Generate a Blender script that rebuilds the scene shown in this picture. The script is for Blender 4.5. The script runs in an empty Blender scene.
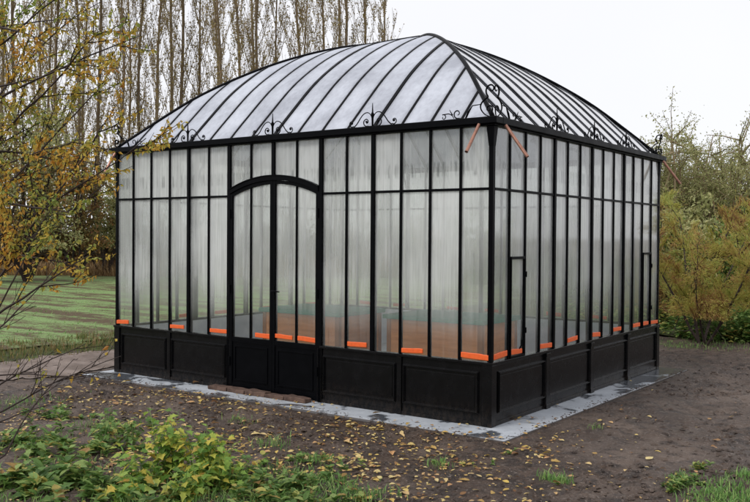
import bpy, math, random
import numpy as np
from mathutils import Vector, noise
R = math.radians
rnd = random.Random(7)
scene = bpy.context.scene
C = scene.collection

# ------------------------------------------------------------------ camera
CX, CY, EYE = 3.5562, -6.5699, 1.6
YAW, PIT, ROL, FPX = -0.628, -0.0162, 0.007, 882.76
L, S = 4.9506, 4.2739
U, V = L/16, S/14
ZS, ZT, ZE = 0.5359, 2.0104, 2.5369
D = Vector((math.sin(YAW)*math.cos(PIT), math.cos(YAW)*math.cos(PIT), math.sin(PIT)))
_r = Vector((math.cos(YAW), -math.sin(YAW), 0)); _u = _r.cross(D)
RT = _r*math.cos(ROL)+_u*math.sin(ROL); UP = -_r*math.sin(ROL)+_u*math.cos(ROL)
EYEV = Vector((CX, CY, EYE))
def ray(px, py): return D+RT*((px-375)/FPX)-UP*((py-251)/FPX)
def gnd(px, py, z=0.0):
    v = ray(px, py); return EYEV+v*((z-EYE)/v.z)
def at(px, py, depth): return EYEV+ray(px, py)*depth
def base(px, depth, z=0.0):
    v = D+RT*((px-375)/FPX); p = EYEV+v*depth; return Vector((p.x, p.y, z))
cam = bpy.data.cameras.new('camera'); co = bpy.data.objects.new('camera', cam); C.objects.link(co)
from mathutils import Matrix
m = Matrix((RT, UP, -D)).transposed().to_4x4(); m.translation = EYEV
co.matrix_world = m
cam.sensor_width = 36; cam.lens = FPX/750*36; cam.clip_end = 3000; cam.clip_start = .05
scene.camera = co

# ------------------------------------------------------------------ helpers
def tag(o, label=None, cat=None, group=None, kind=None):
    if label: o['label'] = label
    if cat: o['category'] = cat
    if group: o['group'] = group
    if kind: o['kind'] = kind
    return o
def empty(name, loc, label=None, cat=None, group=None):
    o = bpy.data.objects.new(name, None); C.objects.link(o); o.location = loc
    o.empty_display_size = .2
    o['_w'] = list(loc)
    return tag(o, label, cat, group)
class MB:
    def __init__(s): s.v = []; s.f = []
    def add(s, vs, fs):
        b = len(s.v); s.v.extend([tuple(p) for p in vs]); s.f.extend([tuple(i+b for i in f) for f in fs])
    def hexa(s, p):   # 8 points: bottom 4 ccw, top 4 ccw
        s.add(p, [(3,2,1,0),(4,5,6,7),(0,1,5,4),(1,2,6,5),(2,3,7,6),(3,0,4,7)])
    def box(s, a, b):
        x0,y0,z0 = a; x1,y1,z1 = b
        s.hexa([(x0,y0,z0),(x1,y0,z0),(x1,y1,z0),(x0,y1,z0),(x0,y0,z1),(x1,y0,z1),(x1,y1,z1),(x0,y1,z1)])
    def tube(s, pts, rad, n=5, cap=True):
        pts = [Vector(p) for p in pts]; k = len(pts)
        if not hasattr(rad, '__len__'): rad = [rad]*k
        t = (pts[1]-pts[0]).normalized()
        a = t.orthogonal().normalized()
        vs = []
        for i in range(k):
            t = (pts[min(i+1,k-1)]-pts[max(i-1,0)])
            if t.length < 1e-9: t = Vector((0,0,1))
            t.normalize(); a = (a-t*a.dot(t))
            if a.length < 1e-6: a = t.orthogonal()
            a.normalize(); b = t.cross(a)
            for j in range(n):
                w = 2*math.pi*j/n; vs.append(pts[i]+(a*math.cos(w)+b*math.sin(w))*rad[i])
        fs = [(i*n+j, i*n+(j+1)%n, (i+1)*n+(j+1)%n, (i+1)*n+j) for i in range(k-1) for j in range(n)]
        if cap: fs += [tuple(range(n-1,-1,-1)), tuple((k-1)*n+j for j in range(n))]
        s.add(vs, fs)
    def build(s, name, mat, parent=None, smooth=False, bevel=0, origin=None):
        a = np.array(s.v, dtype=np.float64)
        pw = np.array(parent['_w']) if parent is not None else np.zeros(3)
        if origin is None: o = np.array([(a[:,0].min()+a[:,0].max())/2, (a[:,1].min()+a[:,1].max())/2, a[:,2].min()])
        else: o = np.array(origin, dtype=float)
        me = bpy.data.meshes.new(name); me.from_pydata((a-o).tolist(), [], s.f)
        me.materials.append(mat)
        if smooth: me.polygons.foreach_set('use_smooth', [True]*len(me.polygons))
        me.update()
        ob = bpy.data.objects.new(name, me); C.objects.link(ob)
        ob['_w'] = [float(q) for q in o]
        if parent is not None: ob.parent = parent
        ob.location = (o-pw).tolist()
        if bevel:
            bv = ob.modifiers.new('bevel', 'BEVEL'); bv.width = bevel; bv.segments = 2; bv.limit_method = 'ANGLE'
        return ob
def copy_tree(o, parent=None):
    c = o.copy(); C.objects.link(c); c.parent = parent
    for ch in list(o.children): copy_tree(ch, c)
    return c

# ------------------------------------------------------------------ materials
class NT:
    def __init__(s, name):
        s.m = bpy.data.materials.new(name); s.m.use_nodes = True; s.t = s.m.node_tree; s.t.nodes.clear()
        s.out = s.n('ShaderNodeOutputMaterial')
    def n(s, typ, **kw):
        nd = s.t.nodes.new(typ)
        for k, v in kw.items():
            if k.startswith('i_'): nd.inputs[k[2:].replace('_', ' ')].default_value = v
            else: setattr(nd, k, v)
        return nd
    def l(s, a, b): s.t.links.new(a, b)
    def coord(s, scale=(1,1,1), kind='Object', rot=(0,0,0)):
        if kind == 'World':
            g = s.n('ShaderNodeNewGeometry').outputs['Position']
        else: g = s.n('ShaderNodeTexCoord').outputs[kind]
        mp = s.n('ShaderNodeMapping'); mp.inputs['Scale'].default_value = scale; mp.inputs['Rotation'].default_value = rot
        s.l(g, mp.inputs['Vector']); return mp.outputs[0]
    def noise(s, vec, scale, detail=4, rough=.55, dist=0):
        nd = s.n('ShaderNodeTexNoise'); s.l(vec, nd.inputs['Vector'])
        nd.inputs['Scale'].default_value = scale; nd.inputs['Detail'].default_value = detail
        nd.inputs['Roughness'].default_value = rough; nd.inputs['Distortion'].default_value = dist
        return nd.outputs['Fac']
    def ramp(s, fac, stops, interp='LINEAR'):
        r = s.n('ShaderNodeValToRGB'); e = r.color_ramp.elements; r.color_ramp.interpolation = interp
        while len(e) < len(stops): e.new(.5)
        for el, (p, c) in zip(e, stops):
            el.position = p; el.color = (*c, 1) if hasattr(c, '__len__') else (c, c, c, 1)
        s.l(fac, r.inputs[0]); return r.outputs[0]
    def mixc(s, fac, a, b, mode='MIX'):
        x = s.n('ShaderNodeMix', data_type='RGBA', blend_type=mode)
        for sock, val in ((x.inputs[0], fac), (x.inputs[6], a), (x.inputs[7], b)):
            if isinstance(val, (int, float)): sock.default_value = val
            elif hasattr(val, '__len__'): sock.default_value = (*val, 1)
            else: s.l(val, sock)
        return x.outputs[2]
    def math(s, op, a, b=0.0, clamp=False):
        x = s.n('ShaderNodeMath', operation=op, use_clamp=clamp)
        for i, val in enumerate((a, b)):
            if isinstance(val, (int, float)): x.inputs[i].default_value = val
            else: s.l(val, x.inputs[i])
        return x.outputs[0]
    def mixs(s, fac, a, b):
        x = s.n('ShaderNodeMixShader')
        if isinstance(fac, (int, float)): x.inputs[0].default_value = fac
        else: s.l(fac, x.inputs[0])
        s.l(a, x.inputs[1]); s.l(b, x.inputs[2]); return x.outputs[0]
    def bump(s, h, strength=.5, dist=.01):
        b = s.n('ShaderNodeBump'); b.inputs['Strength'].default_value = strength; b.inputs['Distance'].default_value = dist
        s.l(h, b.inputs['Height']); return b.outputs[0]
    def principled(s, col, rough=.6, bump=None, spec=.5, metal=0):
        p = s.n('ShaderNodeBsdfPrincipled')
        for key, val in (('Base Color', col), ('Roughness', rough)):
            if isinstance(val, (int, float)): p.inputs[key].default_value = val
            elif hasattr(val, '__len__'): p.inputs[key].default_value = (*val, 1)
            else: s.l(val, p.inputs[key])
        p.inputs['Specular IOR Level'].default_value = spec; p.inputs['Metallic'].default_value = metal
        if bump is not None: s.l(bump, p.inputs['Normal'])
        return p.outputs[0]
    def done(s, sh): s.l(sh, s.out.inputs['Surface']); return s.m

def mat_paint(name, col, rough=.38, spec=.5, splash=False):
    n = NT(name); c = n.coord(kind='World')
    f = n.noise(c, 6, 5, .6); g = n.noise(n.coord((9,9,9), 'World'), 1, 5)
    colr = n.mixc(n.ramp(f, [(.45, 0), (.8, .5)]), col, tuple(min(1, q*1.8+.002) for q in col))
    if splash:      # mud thrown up on the foot of the panels
        sp = n.n('ShaderNodeSeparateXYZ'); n.l(c, sp.inputs[0])
        k = n.math('MULTIPLY', n.ramp(sp.outputs[2], [(.0, 1), (.05, .55), (.22, 0)]), n.ramp(n.noise(n.coord((26,26,14), 'World'), 1, 6, .75), [(.44, 0), (.62, 1)]))
        colr = n.mixc(n.math('MULTIPLY', k, .30), colr, (.085, .062, .047))
    return n.done(n.principled(colr, n.math('ADD', n.math('MULTIPLY', g, .3), rough-.12), n.bump(f, .05, .002), spec))
M = {}
M['black'] = mat_paint('black_painted_steel', (.0016, .0018, .0026), .36, .06)
M['plinth'] = mat_paint('plinth_paint', (.0034, .0034, .0040), .22, .22, True)
M['lining'] = mat_paint('grey_lining', (.60, .63, .68), .6, .3)

# fogged wall glass: clear, blurred and fogged fractions mixed by condensation streaks
def schlick(n, f0, k):     # same reflectance from both sides, on the outer skin only
    lw = n.n('ShaderNodeLayerWeight'); lw.inputs['Blend'].default_value = .5
    g = n.n('ShaderNodeNewGeometry').outputs['Backfacing']
    f = n.math('ADD', n.math('MULTIPLY', n.math('POWER', lw.outputs['Facing'], 5), k), f0)
    return n.math('MULTIPLY', f, n.math('SUBTRACT', 1, g))
def mat_glass(name, tint, fog_lo, fog_hi, blur, fogcol):
    n = NT(name)
    st = n.noise(n.coord((38, 38, 1.3), 'World'), 1, 5, .6)
    fine = n.noise(n.coord((110, 110, 2.5), 'World'), 1, 3, .6)
    big = n.noise(n.coord((1.6, 1.6, 1.1), 'World'), 1, 3, .5)
    zz = n.n('ShaderNodeSeparateXYZ'); n.l(n.n('ShaderNodeNewGeometry').outputs['Position'], zz.inputs[0])
    mix = n.math('ADD', n.math('MULTIPLY', st, .42), n.math('ADD', n.math('MULTIPLY', fine, .26), n.math('MULTIPLY', big, .72)))
    oi = n.n('ShaderNodeObjectInfo').outputs['Random']
    fog = n.ramp(n.math('ADD', mix, n.math('MULTIPLY', n.math('SUBTRACT', oi, .5), .16)), [(.45, fog_lo), (.62, fog_lo*.45+fog_hi*.55*.6), (.9, fog_hi)])
    low = n.ramp(n.math('DIVIDE', zz.outputs[2], 2.6), [(.27, .12), (.46, .85), (.80, 1), (.9, .9)])
    fog = n.math('MULTIPLY', fog, low)
    tr = n.n('ShaderNodeBsdfTransparent'); tr.inputs[0].default_value = (*tint, 1)
    rf = n.n('ShaderNodeBsdfRefraction'); rf.inputs['Roughness'].default_value = .22; rf.inputs['IOR'].default_value = 1.3; rf.inputs[0].default_value = (*tint, 1)
    see = n.mixs(n.math('MULTIPLY', low, blur), tr.outputs[0], rf.outputs[0])
    d = n.n('ShaderNodeBsdfDiffuse'); d.inputs[0].default_value = (*fogcol, 1)
    tl = n.n('ShaderNodeBsdfTranslucent'); tl.inputs[0].default_value = (*fogcol, 1)
    fogs = n.mixs(.30, d.outputs[0], tl.outputs[0])
    a = n.mixs(fog, see, fogs)
    # dried drip line where the film ends above the transom
    band = n.math('MULTIPLY', n.ramp(n.math('ABSOLUTE', n.math('SUBTRACT', zz.outputs[2], 2.19)), [(.0, 1), (.05, 1), (.075, 0)]),
                  n.ramp(n.noise(n.coord((42, 42, 3), 'World'), 1, 4, .7), [(.5, 0), (.66, 1)]))
    mold = n.ramp(n.noise(n.coord((20, 20, 2.2), 'World'), 1, 5, .75), [(.63, 0), (.76, 1)])
    dk = n.math('MAXIMUM', n.math('MULTIPLY', band, .42), n.math('MULTIPLY', mold, .30))
    dd = n.n('ShaderNodeBsdfDiffuse'); dd.inputs[0].default_value = (.07, .08, .075, 1)
    a = n.mixs(dk, a, dd.outputs[0])
    gl = n.n('ShaderNodeBsdfGlossy'); gl.inputs['Roughness'].default_value = .06
    wob = n.bump(n.noise(n.coord((1.5, 1.5, 1.0), 'World'), 1, 2), .15, .02)
    n.l(wob, gl.inputs['Normal'])
    a = n.mixs(schlick(n, .07, 1.8), a, gl.outputs[0])
    return n.done(a)
M['glass'] = mat_glass('fogged_glass', (.975, .99, .97), .11, .60, .22, (.95, .968, .955))
M['roofglass'] = None
n = NT('milky_roof_glazing')
c = n.coord((1,1,1), 'World')
f = n.noise(n.coord((2.2,2.2,2.2),'World'), 1, 4, .6); f2 = n.noise(n.coord((25,25,5),'World'), 1, 4, .6)
col = n.mixc(n.ramp(n.math('ADD', n.math('MULTIPLY', f, .7), n.math('MULTIPLY', f2, .3)), [(.35, 0), (.65, 1)]), (.50, .52, .58), (.76, .79, .86))
d = n.n('ShaderNodeBsdfDiffuse'); tl = n.n('ShaderNodeBsdfTranslucent'); n.l(col, d.inputs[0]); n.l(col, tl.inputs[0])
a = n.mixs(.24, d.outputs[0], tl.outputs[0])
tr = n.n('ShaderNodeBsdfTransparent'); a = n.mixs(.12, a, tr.outputs[0])
gl = n.n('ShaderNodeBsdfGlossy'); gl.inputs['Roughness'].default_value = .12
a = n.mixs(schlick(n, .12, 2.2), a, gl.outputs[0]); M['roofglass'] = n.done(a)

n = NT('orange_plastic'); f = n.noise(n.coord(kind='World'), 30, 3)
M['orange'] = n.done(n.principled(n.mixc(n.ramp(n.noise(n.coord(kind='World'), 55, 5, .7), [(.56, 0), (.75, .5)]), n.mixc(f, (.74, .085, .012), (.92, .17, .03)), (.25, .09, .04)), .45))
n = NT('copper_pipe'); f = n.noise(n.coord(kind='World'), 25, 4)
M['copper'] = n.done(n.principled(n.mixc(n.ramp(f, [(.4, 0), (.7, 1)]), (.40, .20, .14), (.26, .13, .095)), .42, metal=.6))
n = NT('planter_board'); f = n.noise(n.coord((3,3,26),'Object'), 1, 5, .6)
M['board'] = n.done(n.principled(n.mixc(n.ramp(f, [(.3, 0), (.7, 1)]), (.46, .165, .05), (.64, .26, .09)), .65))
n = NT('batten_wood'); f = n.noise(n.coord((3,3,20),'Object'), 1, 5, .6)
M['batten'] = n.done(n.principled(n.mixc(f, (.20, .075, .025), (.32, .13, .05)), .7))
n = NT('green_cover'); f = n.noise(n.coord(kind='Object'), 5, 4)
M['green'] = n.done(n.principled(n.mixc(f, (.03, .17, .11), (.055, .25, .17)), .8, spec=.12))

# slab
n = NT('wet_slab'); c = n.coord(kind='World')
f = n.noise(n.coord((1.6, 1.6, 1), 'World'), 1.5, 5, .6, .6); g = n.noise(c, 40, 5, .7)
px_ = n.n('ShaderNodeSeparateXYZ'); n.l(c, px_.inputs[0])
wf = n.math('ADD', f, n.math('MULTIPLY', n.ramp(n.math('DIVIDE', px_.outputs[1], 4.4), [(.55, 0), (.95, 1)]), .22))
wf = n.math('ADD', wf, n.math('MULTIPLY', n.ramp(n.math('DIVIDE', px_.outputs[0], -5.1), [(.35, 0), (.9, 1)]), .045))
wf = n.math('ADD', wf, n.math('MULTIPLY', n.math('SUBTRACT', n.noise(c, 22, 5, .7), .5), .09))
wet = n.ramp(wf, [(.53, 0), (.585, 1)])
sf = n.noise(c, 3.5, 6, .75)
dry = n.mixc(n.math('ADD', n.math('MULTIPLY', g, .4), n.math('MULTIPLY', n.ramp(sf, [(.35, 0), (.65, 1)]), .6)), (.31, .335, .365), (.52, .55, .59))
col = n.mixc(wet, dry, n.mixc(g, (.05, .055, .065), (.10, .11, .125)))
grime = n.ramp(n.noise(c, 9, 5, .7), [(.62, 0), (.78, .7)])
col = n.mixc(grime, col, (.10, .08, .065))
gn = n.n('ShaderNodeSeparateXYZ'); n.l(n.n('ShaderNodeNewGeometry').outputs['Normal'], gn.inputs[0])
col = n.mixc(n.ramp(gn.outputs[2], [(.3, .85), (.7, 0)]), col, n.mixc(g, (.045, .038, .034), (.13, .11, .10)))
rg = n.math('SUBTRACT', .58, n.math('MULTIPLY', wet, .36))
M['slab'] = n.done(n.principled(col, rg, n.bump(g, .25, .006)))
n = NT('brick'); c = n.coord(kind='Object'); f = n.noise(c, 14, 6, .7); g = n.noise(c, 60, 4, .7)
M['brick'] = n.done(n.principled(n.mixc(n.ramp(f, [(.38, 0), (.62, 1)]), (.060, .032, .022), (.14, .085, .062)), .85, n.bump(g, .8, .01)))

# soil
n = NT('wet_soil'); c = n.coord(kind='World')
f = n.noise(c, 1.1, 6, .6, .4); g = n.noise(c, 7, 6, .7); h = n.noise(c, 45, 5, .75)
zone = n.noise(c, .55, 5, .65, .5)
zr_ = n.ramp(zone, [(.44, 0), (.56, 1)])
col = n.mixc(n.ramp(f, [(.38, 0), (.60, 1)]), (.062, .039, .027), (.165, .122, .096))
dark = n.mixc(n.ramp(g, [(.42, 0), (.56, 1)]), (.016, .009, .006), (.092, .058, .040))
col = n.mixc(n.math('MULTIPLY', zr_, .8), col, dark)
col = n.mixc(n.ramp(g, [(.36, .9), (.50, 0)]), col, (.038, .026, .021))
col = n.mixc(n.ramp(h, [(.55, 0), (.68, .9)]), col, (.32, .26, .22))
# trodden path on the left: paler
pos = n.n('ShaderNodeSeparateXYZ'); n.l(c, pos.inputs[0])
rg = n.math('SUBTRACT', n.ramp(f, [(.35, .45), (.6, .72)]), n.math('MULTIPLY', n.ramp(n.noise(c, 1.7, 5, .65), [(.5, 0), (.62, 1)]), .2))
hh = n.math('ADD', n.math('MULTIPLY', g, .6), n.math('MULTIPLY', h, .4))
M['soil'] = n.done(n.principled(col, rg, n.bump(hh, 1.0, .06), .4))
n = NT('trodden_path'); f = n.noise(c2 := n.coord(kind='World'), 2.2, 6, .6); h = n.noise(c2, 40, 5, .7)
col = n.mixc(n.ramp(f, [(.35, 0), (.62, 1)]), (.125, .09, .07), (.25, .195, .165))
col = n.mixc(n.ramp(h, [(.55, 0), (.7, .6)]), col, (.07, .05, .04))
M['path'] = n.done(n.principled(col, .7, n.bump(h, .5, .02)))
# field: green shoots in rows with bare earth
n = NT('sown_field'); ang = -YAW
c = n.coord((1,1,1), 'World'); cr = n.coord((.25, 1.9, 1), 'World', (0,0,YAW+.05))
row = n.noise(cr, .9, 5, .6, .3); g = n.noise(c, 3.5, 6, .75); q = n.noise(c, 26, 4, .7)
fine = n.noise(n.coord((1.8, 5.0, 1), 'World', (0,0,YAW+.05)), 1, 5, .7, .5)
mm = n.math('ADD', n.math('MULTIPLY', row, .45), n.math('ADD', n.math('MULTIPLY', fine, .20), n.math('ADD', n.math('MULTIPLY', g, .22), n.math('MULTIPLY', q, .13))))
grn = n.mixc(n.ramp(q, [(.35, 0), (.65, 1)]), (.11, .19, .06), (.27, .37, .15))
col = n.mixc(n.ramp(mm, [(.465, 0), (.53, 1)]), (.10, .072, .042), grn)
M['field'] = n.done(n.principled(col, .85, n.bump(g, .8, .05), .2))
n = NT('rough_turf'); c = n.coord(kind='World'); g = n.noise(c, 5, 5, .7)
M['turf'] = n.done(n.principled(n.mixc(n.ramp(g, [(.35, 0), (.65, 1)]), (.04, .035, .02), (.07, .095, .03)), .9, n.bump(g, .8, .05), .2))

def mat_leaf(name, stops, trans=.35, rough=.5, interp='LINEAR', clump=0):
    n = NT(name); g = n.n('ShaderNodeNewGeometry')
    fac = g.outputs['Random Per Island']
    if clump:
        cn = n.ramp(n.noise(n.coord(kind='World'), clump, 3, .6), [(.35, 0), (.65, 1)])
        fac = n.math('ADD', n.math('MULTIPLY', fac, .4), n.math('MULTIPLY', cn, .6))
    col = n.ramp(fac, stops, interp)
    vn = n.noise(n.coord(kind='World'), 60, 2)
    col = n.mixc(n.ramp(vn, [(.35, .0), (.75, .35)]), col, (.09, .05, .02))
    p = n.principled(col, rough, spec=.35)
    t = n.n('ShaderNodeBsdfTranslucent'); n.l(col, t.inputs[0])
    return n.done(n.mixs(trans, p, t.outputs[0]))
M['leaf_autumn'] = mat_leaf('autumn_leaf', [(0, (.18,.30,.06)), (.3, (.36,.40,.08)), (.5, (.66,.50,.08)), (.75, (.74,.40,.06)), (1, (.42,.16,.04))], clump=2.5)
M['leaf_poplar'] = mat_leaf('poplar_leaf', [(0, (.18,.15,.05)), (.4, (.34,.27,.09)), (.75, (.50,.39,.12)), (1, (.27,.14,.07))])
M['leaf_willow'] = mat_leaf('pale_sapling_leaf', [(0, (.24,.26,.10)), (.5, (.42,.44,.18)), (1, (.58,.54,.26))])
M['leaf_rust'] = mat_leaf('feathery_leaf', [(0, (.28,.36,.08)), (.35, (.46,.46,.10)), (.55, (.54,.44,.11)), (.72, (.42,.23,.09)), (1, (.24,.12,.07))], clump=1.6)
M['leaf_hedge'] = mat_leaf('hedge_leaf', [(0, (.11,.12,.04)), (.5, (.28,.21,.075)), (.8, (.42,.24,.08)), (1, (.24,.10,.05))])
M['leaf_green'] = mat_leaf('nettle_leaf', [(0, (.06,.14,.03)), (.45, (.16,.30,.07)), (.8, (.34,.46,.14)), (.93, (.56,.50,.13)), (1, (.36,.20,.07))])
M['leaf_lime'] = mat_leaf('lime_leaf', [(0, (.10,.24,.04)), (.4, (.28,.46,.08)), (.72, (.58,.64,.12)), (.93, (.74,.60,.10)), (1, (.45,.22,.06))], .4)
M['grass'] = mat_leaf('grass_blade', [(0, (.09,.23,.05)), (.6, (.24,.46,.12)), (1, (.44,.56,.20))])
M['grass_dry'] = mat_leaf('dry_grass_blade', [(0, (.08,.12,.03)), (.45, (.16,.21,.06)), (.7, (.28,.24,.10)), (1, (.38,.24,.11))])
M['reed'] = mat_leaf('rusty_grass', [(0, (.22,.13,.06)), (.5, (.40,.25,.12)), (1, (.50,.36,.18))])
M['leaf_fallen'] = mat_leaf('fallen_leaf', [(0, (.16,.07,.03)), (.25, (.36,.20,.08)), (.5, (.68,.48,.12)), (.8, (.74,.60,.28)), (1, (.60,.32,.14))], .15)
n = NT('bark'); f = n.noise(n.coord((6,6,1.5),'Object'), 2, 5, .7)
M['bark'] = n.done(n.principled(n.mixc(n.ramp(f, [(.35, 0), (.65, 1)]), (.055,.045,.035), (.16,.13,.10)), .9))
n = NT('poplar_bark'); f = n.noise(n.coord((6,6,1.5),'Object'), 2, 5, .7)
M['pbark'] = n.done(n.principled(n.mixc(n.ramp(f, [(.35, 0), (.65, 1)]), (.085,.06,.034), (.27,.195,.115)), .9))
n = NT('dark_twig'); f = n.noise(n.coord(kind='World'), 12, 3)
M['twig'] = n.done(n.principled(n.mixc(f, (.018,.012,.010), (.05,.03,.022)), .8))
n = NT('poplar_twig'); f = n.noise(n.coord(kind='World'), 1, 3)
M['ptwig'] = n.done(n.principled(n.mixc(f, (.17,.125,.07), (.30,.225,.13)), .85))

# ------------------------------------------------------------------ ground
def d0(x, y): return max(-5.1-x, x-.32, -.36-y, y-4.42)
def height(x, y):
    z = -0.030+.022*math.exp(-max(d0(x, y), 0)/.5)
    d = max(-5.1-x, x-.32, -.36-y, y-4.42)      # distance outside the slab
    near = math.hypot(x-CX+2, y-CY-4) < 16
    fade = max(0, min(1, (x+7.5)/.8, (4.6-x)/.8, (y+4.6)/.8, (9-y)/.8))
    if fade <= 0: return -.030
    a = noise.noise(Vector((x*.45, y*.45, 3)))*.05
    if near:
        a += noise.noise(Vector((x*2.1, y*2.1, 1)))*.022
        a += abs(noise.noise(Vector((x*6, y*6, 5))))*.034
        zn = noise.noise(Vector((x*.55, y*.55, 12)))+.35*noise.noise(Vector((x*1.7, y*1.7, 2)))
        a += abs(noise.noise(Vector((x*15, y*15, 9))))*(.012+.045*max(0, min(1, zn*3+.3)))
    if d < 0: return -.12
    w = min(1, d/.35)
    # crumbling edge along the front-left of the slab: a shallow trench
    if y < -.36 and x < -.9: z -= .030*math.exp(-((d-.10)/.10)**2)
    return z+a*w*fade
def axis(lo, hi, flo, fhi, step):
    a = list(np.arange(flo, fhi+1e-6, step)); s = step; x = fhi
    while x < hi: s *= 1.25; x += s; a.append(min(x, hi))
    s = step; x = flo
    while x > lo: s *= 1.25; x -= s; a.insert(0, max(x, lo))
    return a
def sheet(name, xs, ys, mat, fn, label=None, smooth=True, keep=None):
    b = MB(); nx = len(xs)
    b.v = [(x, y, fn(x, y)) for y in ys for x in xs]
    b.f = [(j*nx+i, j*nx+i+1, (j+1)*nx+i+1, (j+1)*nx+i) for j in range(len(ys)-1) for i in range(nx-1)
           if keep is None or keep((xs[i]+xs[i+1])/2, (ys[j]+ys[j+1])/2)]
    o = b.build(name, mat, None, smooth, origin=(0,0,0)); o['kind'] = 'structure'; return o
sheet('ground', axis(-900, 900, -7.5, 4.6, .045), axis(-60, 1500, -4.6, 9.0, .045), M['soil'], height)
def fedge(y): return -6.75+.10*noise.noise(Vector((y*1.3, 2, 0)))*2+(.08*y)
sheet('field', axis(-260, -6.4, -22, -7.5, .25), axis(-40, 300, -8, 30, .25), M['field'], lambda x, y: height(x, y)+.035, keep=lambda x, y: x < fedge(y)-1.0)
sheet('grass_verge', list(np.arange(-8.6, -6.0, .1)), list(np.arange(-8, 40, .1)), M['turf'], lambda x, y: height(x, y)+.009, keep=lambda x, y: fedge(y)-1.6 < x < fedge(y))
sheet('path', list(np.arange(-7.2, -4.6, .06)), list(np.arange(-3.2, 9, .06)), M['path'], lambda x, y: height(x, y)+.012,
      keep=lambda x, y: fedge(y)+.02 < x < -5.3+.5*noise.noise(Vector((y*.9, 5, 1)))-.25*max(0, -y-.3) and x < -5.16)
gx, gy = axis(0,0,0,0,1), 0
# far right rough grass under the bushes
sheet('rough_ground', axis(-40, 60, -6, 8, .25), axis(7.4, 60, 7.4, 14, .25), M['turf'], lambda x, y: height(x, y)+.03,
      keep=lambda x, y: y > 8.15+.25*noise.noise(Vector((x*.8, 1, 0)))-.30*(x+.5)*0 and x > -30)

# ------------------------------------------------------------------ slab
slab = empty('concrete_slab', (-2.39, 2.03, -.1))
b = MB()
xs = list(np.arange(-5.1, .3201, .0542)); y0, y1 = -.36, 4.42
pts = []
for i, x in enumerate(xs): pts.append((x, y0+(.018*noise.noise(Vector((x*5, 0, 0))) if x < -1.2 else .004*noise.noise(Vector((x*9, 0, 0))))))
ring = pts+[(.32, y1), (-5.1, y1)]
k = len(ring)
b.add([(x, y, 0) for x, y in ring]+[(x, y, -.14) for x, y in ring], [tuple(range(k))]+[tuple(range(2*k-1, k-1, -1))]+[(i, i+k, (i+1)%k+k, (i+1)%k) for i in range(k)])
C.objects.unlink(slab)
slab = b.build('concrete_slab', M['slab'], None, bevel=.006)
tag(slab, 'pale blue-grey concrete slab with wet patches that the greenhouse stands on', 'slab')

n = NT('dry_floor'); g = n.noise(n.coord(kind='World'), 6, 6, .7)
b = MB(); b.box((-L+.058, .058, .0006), (-.058, S-.058, .004))
b.build('floor', n.done(n.principled(n.mixc(g, (.42, .44, .47), (.66, .69, .73)), .7)))['kind'] = 'structure'
# bricks of the door step
x = -3.24
for i, (ln, lab) in enumerate([(.26, 'first brick from the left of the row laid before the greenhouse doors'), (.25, 'second brick from the left of the row laid before the greenhouse doors'),
                   (.27, 'middle brick of the row laid before the greenhouse doors'), (.24, 'second brick from the right of the row laid before the greenhouse doors'),
                   (.27, 'rightmost brick of the row laid before the greenhouse doors')]):
    b = MB(); nx, ny = 9, 5; h = .044+rnd.uniform(-.006, .006); w = .105
    def P(u, v, z):
        xx = x+u*ln; yy = -.155+v*w
        j = .012*noise.noise(Vector((xx*9+i, yy*9, z*9)))
        return (xx+j*.7, yy+j, max(.0005, z+j*.8) if z > .01 else .0005)
    vs = [P(a/nx, c/ny, hh) for hh in (0, h*.5, h) for c in range(ny+1) for a in range(nx+1)]
    idx = lambda a, c, q: q*(ny+1)*(nx+1)+c*(nx+1)+a
    fs = [(idx(a,c,2), idx(a+1,c,2), idx(a+1,c+1,2), idx(a,c+1,2)) for a in range(nx) for c in range(ny)]
    fs += [(idx(a,c+1,0), idx(a+1,c+1,0), idx(a+1,c,0), idx(a,c,0)) for a in range(nx) for c in range(ny)]
    for q in (0, 1):
        fs += [(idx(a,0,q), idx(a+1,0,q), idx(a+1,0,q+1), idx(a,0,q+1)) for a in range(nx)]
        fs += [(idx(a+1,ny,q), idx(a,ny,q), idx(a,ny,q+1), idx(a+1,ny,q+1)) for a in range(nx)]
        fs += [(idx(0,c+1,q), idx(0,c,q), idx(0,c,q+1), idx(0,c+1,q+1)) for c in range(ny)]
        fs += [(idx(nx,c,q), idx(nx,c+1,q), idx(nx,c+1,q+1), idx(nx,c,q+1)) for c in range(ny)]
    b.add(vs, fs)
    tag(b.build('brick', M['brick'], bevel=.006), 'weathered red-brown ' + lab, 'brick', 'bricks laid as a step before the doors')
    x += ln+.008

# ------------------------------------------------------------------ greenhouse
G = empty('greenhouse', (-L/2, S/2, 0.0), 'black steel greenhouse with curved milky hipped roof and fogged glass walls on concrete slab', 'greenhouse')
FACES = {'front': (16, U, L), 'side': (14, V, S), 'back': (16, U, L), 'left': (14, V, S)}
def MP(face, s, t, n_):
    if face == 'front': return (-s, -n_, t)
    if face == 'side': return (n_, s, t)
    if face == 'back': return (-s, S+n_, t)
    return (-L-n_, s, t)
def fbox(b, face, s0, s1, t0, t1, n0, n1):
    pts = [MP(face, s, t, nn) for t in (t0, t1) for s, nn in ((s0, n0), (s1, n0), (s1, n1), (s0, n1))]
    b.hexa(pts)
def fpoly(b, face, poly, n0, n1):
    k = len(poly)
    vs = [MP(face, s, t, n0) for s, t in poly]+[MP(face, s, t, n1) for s, t in poly]
    b.add(vs, [tuple(range(k-1, -1, -1)), tuple(range(k, 2*k))]+[(i, (i+1)%k, (i+1)%k+k, i+k) for i in range(k)])
SILL = ZS+.012
struct = {'front': (4, 8, 12), 'back': (4, 8, 12), 'side': (4, 7, 10), 'left': (4, 7, 10)}
AZ0, AZ1 = 2.015, 2.150      # door arch: spring and crown
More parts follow.
